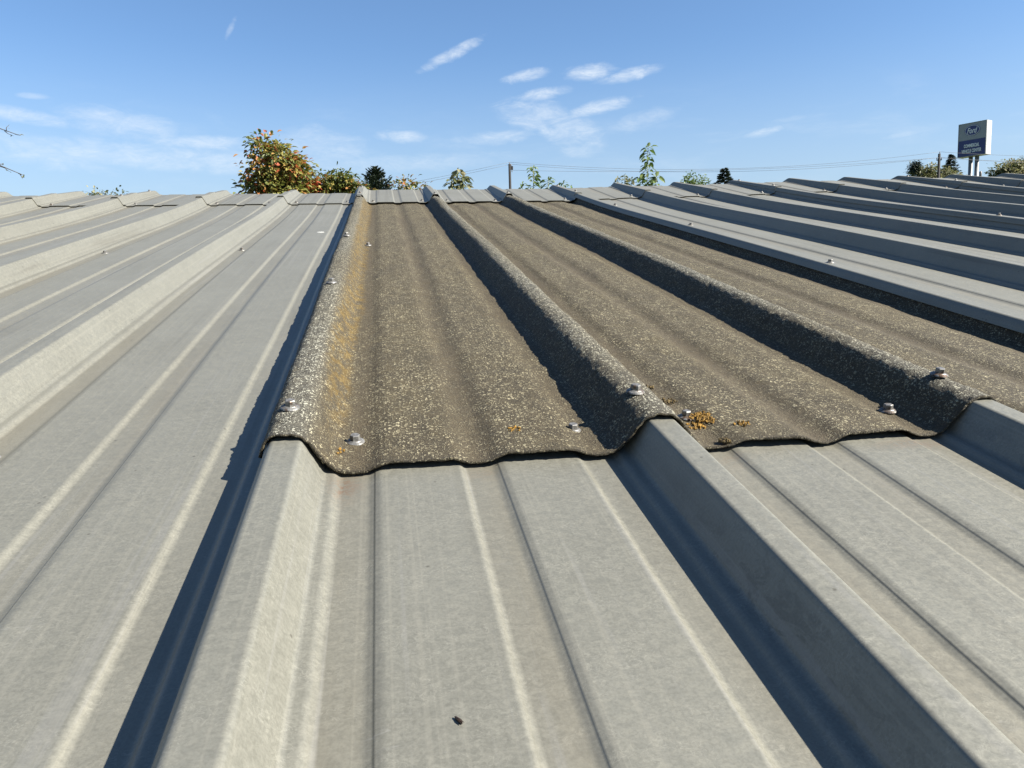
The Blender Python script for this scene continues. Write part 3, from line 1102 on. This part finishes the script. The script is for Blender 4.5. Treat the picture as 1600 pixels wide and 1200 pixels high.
def conifer(name, base, h, rad, label, seed, z_from=0.12, irregular=0.15, mat='needle', dens=1.0, group=None, up=0.0, needle=0.16):
    rng = np.random.default_rng(seed)
    root = empty(name, base)
    tag(root, label, 'tree', group)
    link('trunk', tubes_mesh('trunk', [([(0, 0, -0.05), (0, 0, h * 0.5), (0, 0, h)], [h * 0.016, h * 0.010, 0.01])], 8), 'bark', root)
    Pn, Dn, Hn = [], [], []
    z = h * z_from
    while z < h * 0.995:
        t = (z / h - z_from) / (1 - z_from)
        L = rad * (1 - t) ** 0.9 + 0.05
        gap = max(0.045, 0.10 * L)
        for b in range(rng.integers(5, 8)):
            an = rng.uniform(0, 6.283)
            l = L * rng.uniform(1 - irregular * 2, 1 + irregular)
            k = int(max(7, 26 * dens * l / needle * 0.35))
            s = rng.random(k) ** 0.75
            dirv = np.array([math.cos(an), math.sin(an), 0])
            side = np.array([-math.sin(an), math.cos(an), 0])
            p = np.array([0, 0, z]) + s[:, None] * l * dirv + (rng.normal(0, 0.11, k) * l * (1.05 - s))[:, None] * side
            p[:, 2] += -0.22 * l * s + (0.16 + up) * l * s ** 2 + rng.normal(0, 0.02 + 0.02 * l, k)
            d = dirv + side * rng.normal(0, 0.8, k)[:, None] + np.array([0, 0, 0.2 + up])
            Pn.append(p)
            Dn.append(d)
            Hn.append(np.clip(rng.normal(0.45, 0.25, k), 0, 1))
        z += gap * rng.uniform(0.7, 1.2)
    Pn, Dn, Hn = np.concatenate(Pn), np.concatenate(Dn), np.concatenate(Hn)
    size = needle * rng.uniform(0.6, 1.3, len(Pn))
    link('crown', leaves_mesh('crown', Pn, Dn, size, Hn, rng, 0.35, 0.05), mat, root)
    return root


def sapling(name, base, stems, leaf, label, seed, mat='green_leaf', cat='sapling', group=None, per=9, wide=0.5):
    """stems: (tip xyz in world, spread of the leafy part in metres)"""
    rng = np.random.default_rng(seed)
    root = empty(name, base)
    tag(root, label, cat, group)
    B = np.array(base)
    chains, P_, D_, H_ = [], [], [], []
    for tip, length, hw in stems:
        tip = np.array(tip) - B
        a = np.array([rng.normal(0, .05), rng.normal(0, .05), 0.0])
        pts = wander(rng, a, tip, 12, 0.006)
        chains.append((pts, list(np.linspace(0.03, 0.006, 12))))
        d0 = (tip - a) / np.linalg.norm(tip - a)
        nodes = int(1.35 * per * length / 0.5)
        for i in range(nodes):
            t = i / max(nodes - 1, 1)
            c_ = tip - d0 * length * t
            w = 0.82 * hw * (0.45 + 0.75 * math.sin(math.pi * (0.15 + 0.75 * t)))
            for j in range(3):
                an = rng.uniform(0, 6.283)
                out = np.array([math.cos(an), math.sin(an), 0.55])
                e = c_ + out * w * rng.uniform(0.2, 0.6)
                chains.append(([tuple(c_), tuple((c_ + e) / 2 + (0, 0, 0.01)), tuple(e)], [0.005, 0.004, 0.003]))
                P_.append(e)
                D_.append(out * np.array([1, 1, 0]) + np.array([0, 0, rng.uniform(-0.7, 0.25)]))
                H_.append(np.clip(rng.normal(0.5, 0.25), 0, 1))
        P_.append(tip)
        D_.append(np.array([0.3, 0, 1.0]))
        H_.append(0.8)
    P_, D_, H_ = np.array(P_), np.array(D_), np.array(H_)
    link('stem', tubes_mesh('stem', chains, 5), 'green_stem', root)
    link('foliage', leaves_mesh('foliage', P_, D_, leaf * 1.2 * rng.uniform(0.7, 1.25, len(P_)), H_, rng, wide, 0.3), mat, root)
    return root


# big tree turning red behind the ridge, and the lower one beside it
broad_tree('autumn_tree', (-3.2, 27.6, 0), 11.0,
           [(-3.62, 27.6, 10.70, .42, .5, .38), (-3.25, 27.6, 10.25, .70, .7, .50), (-3.75, 27.5, 9.75, .55, .7, .60),
            (-2.85, 27.5, 9.70, .62, .7, .50), (-3.3, 27.5, 9.0, 1.1, 1.1, .7), (-3.2, 27.8, 8.0, 1.6, 1.6, .9)],
           0.20, 8500, 'autumn_leaf', 'tall bushy tree with green leaves turning red and orange', 21, red=0.06, cl=0.19, hue_pow=1.25)
broad_tree('autumn_tree', (-1.3, 28.3, 0), 10.1,
           [(-2.15, 28.2, 9.62, .42, .5, .26), (-1.75, 28.2, 9.55, .40, .5, .26), (-1.35, 28.2, 9.72, .36, .5, .34), (-0.95, 28.2, 9.50, .40, .5, .24),
            (-0.55, 28.2, 9.30, .36, .5, .16), (-1.5, 28.3, 9.2, 1.05, .9, .36), (-1.4, 28.4, 8.3, 1.3, 1.3, .7)],
           0.18, 6500, 'autumn_leaf', 'low leafy tree crown between the reddening tree and the dark pine', 22, red=0.015, cl=0.17, hue_pow=2.4)
conifer('pine_tree', (-0.1, 41.6, 0), 12.3, 2.9, 'dark pine tree with ragged upswept branches', 23, 0.5, 0.36, dens=1.0, up=0.55, needle=0.15)
broad_tree('autumn_tree', (1.05, 26.8, 0), 9.5, [(0.95, 26.8, 9.30, .36, .4, .20), (1.35, 26.8, 9.2, .25, .3, .15), (1.1, 26.8, 8.7, .7, .7, .5)],
           0.14, 1500, 'autumn_leaf', 'small rounded tree top with orange tints low behind a roof rib', 24, red=0.16, cl=0.14, hue_pow=1.3)
sapling('sapling', (1.8, 17.35, 0), [((1.80, 17.35, 8.40), 0.42, 0.16), ((1.92, 17.4, 8.22), 0.30, 0.26), ((1.66, 17.3, 8.20), 0.25, 0.16)], 0.12,
        'short sapling with a mop of yellow green leaves between small orange tree and plain pole', 25, 'olive_leaf', group=None, per=14)
sapling('sapling', (3.5, 17.05, 0), [((3.45, 17.05, 8.40), 0.50, 0.15), ((3.78, 17.05, 8.16), 0.35, 0.16), ((3.2, 17.1, 8.05), 0.25, 0.12)], 0.105,
        'sparse leafy green shoots rising beside the plain wooden pole', 26, per=11)
sapling('sapling', (4.85, 19.9, 0), [((4.80, 19.93, 8.45), 0.30, 0.16), ((5.0, 19.9, 8.36), 0.25, 0.14)], 0.10,
        'small green sprig just showing above the ridge cap', 27, per=8)
sapling('sapling', (7.9, 24.6, 0), [((7.70, 24.6, 9.25), 0.45, 0.05), ((7.95, 24.6, 9.32), 0.5, 0.07), ((8.18, 24.6, 9.22), 0.45, 0.06)], 0.10,
        'three slim pale shoots standing close together', 28, 'olive_leaf', per=14)
sapling('sapling', (6.27, 17.65, 0), [((6.32, 17.7, 8.98), 0.95, 0.15), ((6.12, 17.7, 8.25), 0.35, 0.14), ((6.48, 17.6, 8.28), 0.35, 0.14)], 0.135,
        'tallest sapling with drooping green leaves up its stem', 29, per=9)
broad_tree('round_tree', (24.3, 58.3, 0), 14.3, [(24.3, 58.3, 13.7, .75, .8, .6), (23.9, 58.3, 13.3, .9, .9, .6), (24.8, 58.3, 13.3, .8, .8, .5), (24.3, 58.4, 11.5, 2.2, 2.2, 1.6)],
           0.22, 4200, 'green_leaf', 'round green tree standing beside the dark pointed spruce', 30, cl=0.20, hue_pow=1.5)
conifer('spruce_tree', (26.7, 58.0, 0), 14.75, 4.2, 'dark pointed spruce beyond the ridge', 31, 0.35, 0.14, needle=0.2)
broad_tree('round_tree', (-12.2, 38.3, 0), 10.8, [(-12.5, 38.3, 10.45, .4, .5, .28), (-11.9, 38.3, 10.35, .5, .5, .25), (-12.2, 38.3, 9.6, 1.2, 1.2, .7)],
           0.16, 2600, 'olive_leaf', 'olive shrub top peeping over the ridge far from the red tree', 32, cl=0.16)
broad_tree('yard_tree', (56.0, 74.0, 0), 17.6,
           [(54.95, 74.2, 17.2, .42, .5, .45), (55.3, 74.2, 17.3, .4, .5, .35)], 0.26, 1400, 'needle',
           'grey green tree tuft rising above the pale olive tree', 33, cl=0.16, wide=0.3)
broad_tree('yard_tree', (56.6, 73.8, 0), 17.2,
           [(55.6, 74, 16.5, .8, .8, .55), (56.9, 73.8, 16.7, .7, .8, .55), (57.9, 73.6, 16.6, .7, .8, .55), (56.8, 73.8, 15.6, 1.9, 1.8, .9), (58.9, 73.4, 16.0, .8, .8, .5)],
           0.28, 5200, 'olive_leaf', 'pale olive tree behind the dark pole with crossarm', 34, cl=0.22)
conifer('fir_tree', (62.6, 78.3, 0), 19.3, 3.4, 'fir tree between the dark pole and the pylon sign', 35, 0.45, 0.32, dens=0.6, needle=0.24)
broad_tree('yard_tree', (65.2, 72.5, 0), 17.6,
           [(63.6, 72.6, 16.6, .8, .8, .55), (64.6, 72.6, 16.9, .7, .8, .6), (65.9, 72.5, 17.1, .9, .9, .65), (67.2, 72.4, 17.1, 1.0, 1.0, .8), (65.4, 72.6, 15.8, 2.2, 2.0, .9)],
           0.30, 6000, 'olive_leaf', 'dense olive green tree to the far side of the pylon sign', 36, cl=0.24)


def overhanging_tree():
    rng = np.random.default_rng(40)
    base = (-8.6, 12.4, 0)
    root = empty('bare_tree', base)
    tag(root, 'mostly bare tree whose thin twigs reach in over the roof', 'tree')
    B = np.array(base)
    tr = [(0, 0, -0.05), (0.05, 0, 1.5), (0.2, -0.1, 3.5), (0.5, -0.2, 5.2), (0.9, -0.3, 6.6)]
    link('trunk', tubes_mesh('trunk', [(tr, [0.24, 0.18, 0.15, 0.12, 0.09])], 9), 'bark', root)
    Pl, Dl, Hl = [], [], []
    for (via, tip) in (((-5.6, 11.6, 8.30), (-4.52, 11.17, 7.93)), ((-5.7, 11.5, 7.9), (-4.50, 11.10, 7.42)), ((-6.3, 11.9, 8.9), (-5.2, 11.4, 8.9)),
                       ((-6.0, 11.4, 7.2), (-4.9, 11.05, 7.28))):
        via, tip = np.array(via) - B, np.array(tip) - B
        s = np.array((0.9, -0.3, 6.5))
        pts = [tuple(p) for p in (s, (s * .6 + via * .4) + (0, 0, .12), via, (via + tip) / 2 + (0, 0, 0.03), tip)]
        ch = [(pts, [0.06, 0.035, 0.018, 0.009, 0.004])]
        for i in range(7):
            t = rng.uniform(0.35, 1.0)
            c_ = via + (tip - via) * t
            e = c_ + np.array([rng.uniform(0.02, 0.16), rng.normal(0, .05), rng.uniform(-.08, .09)])
            ch.append(([tuple(c_), tuple((c_ + e) / 2 + rng.normal(0, .01, 3)), tuple(e)], [0.005, 0.004, 0.002]))
            for j in range(rng.integers(1, 3)):
                Pl.append(c_ + (e - c_) * rng.uniform(.5, 1))
                Dl.append(rng.standard_normal(3) + np.array([0.3, 0, -0.5]))
                Hl.append(rng.random())
        link('branch', tubes_mesh('branch', ch, 6), 'bark', root)
    Pl, Dl, Hl = np.array(Pl), np.array(Dl), np.array(Hl)
    link('foliage', leaves_mesh('foliage', Pl, Dl, rng.uniform(0.02, 0.045, len(Pl)), Hl, rng, 0.5, 0.2), 'olive_leaf', root)


overhanging_tree()


# ------------------------------------------------------------------ poles and wires
def utility_pole(x, y, top, label, arm):
    root = empty('utility_pole', (x, y, 0))
    tag(root, label, 'utility pole', None)
    link('pole', tubes_mesh('pole', [([(0, 0, -0.1), (0, 0, top * 0.6), (0, 0, top)], [0.17, 0.135, 0.11])], 12), 'pole_wood', root)
    d = Vector((39, -6.2, 0)).normalized()
    n = Vector((-d.y, d.x, 0))
    if arm:
        bm = bmesh.new()
        M = Matrix.Translation((0, 0, top - 0.55)) @ Matrix.Rotation(math.radians(-35), 4, 'Z')
        bm_box(bm, (-0.22, -0.05, -0.04), (0.22, 0.05, 0.04), M)
        link('crossarm', bm_mesh('crossarm', bm), 'pole_wood', root)
        spots = [M @ Vector((-0.19, 0, 0.04)), M @ Vector((0.19, 0, 0.04)), Vector((0.04, 0, top))]
    else:
        bm = bmesh.new()
        bm_box(bm, (0.08, -0.08, top - 0.50), (0.30, 0.08, top - 0.18))
        link('bracket', bm_mesh('bracket', bm), 'pole_wood', root)
        spots = [Vector((0.14, 0, top - 0.18)), Vector((0.22, 0.05, top - 0.70)), Vector((0, 0, top))]
    for s in spots:
        prof = [(0, 0.02), (0.05, 0.025), (0.09, 0.05), (0.12, 0.03), (0.16, 0.035), (0.19, 0.015)]
        link('insulator', tubes_mesh('insulator', [([tuple(s + Vector((0, 0, h))) for h, _ in prof], [r for _, r in prof])], 8), 'insulator', root)
    return [Vector((x, y, 0)) + s + Vector((0, 0, 0.17)) for s in spots]


pa = utility_pole(11.86, 70.9, 17.1, 'plain wooden pole rising above the middle of the ridge', False)
pb = utility_pole(50.5, 64.67, 16.95, 'dark wooden pole with small crossarm near the pylon sign', True)


def wire(a, b, drop, label, group):
    a, b = Vector(a), Vector(b)
    mid = (a + b) / 2
    n = 28
    pts = []
    for i in range(n + 1):
        t = i / n
        p = a.lerp(b, t)
        p.z -= drop * 4 * t * (1 - t)
        pts.append(p - mid)
    o = link('power_line', tubes_mesh('power_line', [([tuple(p) for p in pts], [0.011] * (n + 1))], 5), 'cable')
    o.location = mid
    tag(o, label, 'power line', group)


wire(pa[2], pb[2], 1.05, 'topmost wire slung between the two wooden poles', None)
wire(pa[0], pb[0], 0.95, 'lower wire of the pair between the two wooden poles', 'lower wires between the poles')
wire(pa[1], pb[1], 0.55, 'lower wire of the pair between the two wooden poles', 'lower wires between the poles')
wire(pa[2], (-64, 84, 16.2), 3.4, 'thin wire running from the plain pole behind the red tree', 'wires behind the red tree')
wire(pa[0], (-64, 84.3, 15.7), 3.3, 'thin wire running from the plain pole behind the red tree', 'wires behind the red tree')
wire(pb[2], (88, 57.5, 16.9), 0.9, 'upper wire passing the blue and white sign', None)
wire(pb[0], (88, 57.5, 16.2), 0.9, 'lower wire passing the blue and white sign', 'lower wires passing the sign')
wire(pb[1], (88, 58.0, 16.2), 0.9, 'lower wire passing the blue and white sign', 'lower wires passing the sign')

post = empty('lamp_post', (46.38, 54.72, 0))
tag(post, 'slim dark post top just beside the sign legs', 'post')
link('shaft', tubes_mesh('shaft', [([(0, 0, -.1), (0, 0, 13.5)], [0.07, 0.05])], 8), 'pole_wood', post)
link('cap', tubes_mesh('cap', [([(0, 0, 13.45), (0, 0, 13.5), (0, 0, 13.86), (0, 0, 13.9)], [0.05, 0.09, 0.09, 0.05])], 8), 'insulator', post)


# ------------------------------------------------------------------ pylon sign
def text_mesh(txt, size, shear=0.0, offset=0.0, depth=0.02):
    cu = bpy.data.curves.new('text', 'FONT')
    cu.body = txt
    cu.size = size
    cu.shear = shear
    cu.offset = offset
    cu.extrude = depth
    cu.align_x = 'CENTER'
    cu.align_y = 'CENTER'
    cu.space_line = 1.0
    o = bpy.data.objects.new('text', cu)
    COL.objects.link(o)
    dg = bpy.context.evaluated_depsgraph_get()
    me = bpy.data.meshes.new_from_object(o.evaluated_get(dg))
    bpy.data.objects.remove(o)
    return me


def pylon_sign():
    # front face: from its near right edge back to the left
    pr = Vector((86.05, 100.85, 0))
    pl = Vector((84.47, 104.43, 0))
    ex = (pr - pl).normalized()
    wd = (pr - pl).length
    ang = math.atan2(ex.y, ex.x)
    mid = (pl + pr) / 2
    zb, zt = 23.2, 27.95
    root = empty('pylon_sign', (mid.x, mid.y, 0), ang)
    tag(root, 'blue and white roadside sign on twin posts reading COMMERCIAL VEHICLE CENTER', 'sign')
    h = zt - zb
    zs = zb + h * 0.49
    th = 1.45
    # local frame: x along the face, -y towards the viewer
    bm = bmesh.new()
    bm_box(bm, (-wd / 2, 0.03, zb), (wd / 2, th, zt))
    link('cabinet', bm_mesh('cabinet', bm), 'sign_white', root)
    for i, (a, b) in enumerate(((0.0, 0.245), (0.255, 0.495), (0.505, 0.745), (0.755, 1.0))):
        bm = bmesh.new()
        bm_box(bm, (wd / 2, 0.06, zb + h * a + 0.03), (wd / 2 + 0.02, th - 0.04, zb + h * b))
        link('side_panel', bm_mesh('side_panel', bm), 'sign_white', root)
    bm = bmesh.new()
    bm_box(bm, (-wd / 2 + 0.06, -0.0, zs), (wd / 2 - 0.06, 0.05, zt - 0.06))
    up = link('upper_face', bm_mesh('upper_face', bm), 'sign_white_shaded', root)
    bm = bmesh.new()
    bm_box(bm, (-wd / 2 + 0.06, -0.005, zb + 0.06), (wd / 2 - 0.06, 0.05, zs - 0.01))
    lo = link('lower_face', bm_mesh('lower_face', bm), 'sign_navy', root)
    # rim
    bm = bmesh.new()
    for a, b in (((-wd / 2, -0.05, zb), (-wd / 2 + 0.07, 0.04, zt)), ((wd / 2 - 0.07, -0.05, zb), (wd / 2, 0.04, zt)),
                 ((-wd / 2 + 0.07, -0.05, zt - 0.07), (wd / 2 - 0.07, 0.04, zt)), ((-wd / 2 + 0.07, -0.05, zb), (wd / 2 - 0.07, 0.04, zb + 0.07))):
        bm_box(bm, a, b)
    link('rim', bm_mesh('rim', bm), 'sign_steel', root)

    def oval(rx, rz, y0, y1, zc, mat, name, parent):
        bm = bmesh.new()
        n = 48
        a = [bm.verts.new((rx * math.cos(2 * math.pi * i / n), y0, zc + rz * math.sin(2 * math.pi * i / n))) for i in range(n)]
        b = [bm.verts.new((v.co.x, y1, v.co.z)) for v in a]
        bm.faces.new(a)
        bm.faces.new(b[::-1])
        for i in range(n):
            bm.faces.new((a[i], b[i], b[(i + 1) % n], a[(i + 1) % n]))
        return link(name, bm_mesh(name, bm), mat, parent)
    zc = zs + (zt - zs) * 0.54
    oval(1.10, 0.78, -0.020, 0.0, zc, 'sign_navy', 'emblem', up)
    oval(1.03, 0.72, -0.030, -0.018, zc, 'sign_letter', 'emblem_ring', up)
    oval(0.975, 0.665, -0.042, -0.026, zc, 'sign_navy', 'emblem_field', up)
    rot = Euler((math.pi / 2, 0, 0))

    def put(txt, size, z, w, parent, shear=0.0, offset=0.0, hgt=None):
        me = text_mesh(txt, size, shear, offset)
        xs = [v.co.x for v in me.vertices]
        ys = [v.co.y for v in me.vertices]
        cx, cy = (max(xs) + min(xs)) / 2, (max(ys) + min(ys)) / 2
        sx = w / (max(xs) - min(xs))
        sy = hgt / (max(ys) - min(ys)) if hgt else sx
        for v in me.vertices:
            v.co.x = (v.co.x - cx) * sx
            v.co.y = (v.co.y - cy) * sy
        me.name = 'lettering'
        o = link('lettering', me, 'sign_letter', parent)
        o.rotation_euler = rot
        o.location = (0, -0.045, z)
    put('Ford', 1.0, zc - 0.02, 1.40, up, 0.32, 0.015, 0.80)
    zl = zb + (zs - zb) * 0.5
    put('COMMERCIAL', 0.6, zl + 0.34, 2.15, lo, 0, 0.02, 0.50)
    put('VEHICLE CENTER', 0.6, zl - 0.40, 2.75, lo, 0, 0.02, 0.50)
    for x in (-0.42, 0.46):
        link('post', tubes_mesh('post', [([(x, th / 2, -0.2), (x, th / 2, zb + 0.02)], [0.31, 0.28])], 16), 'sign_steel', root)


pylon_sign()
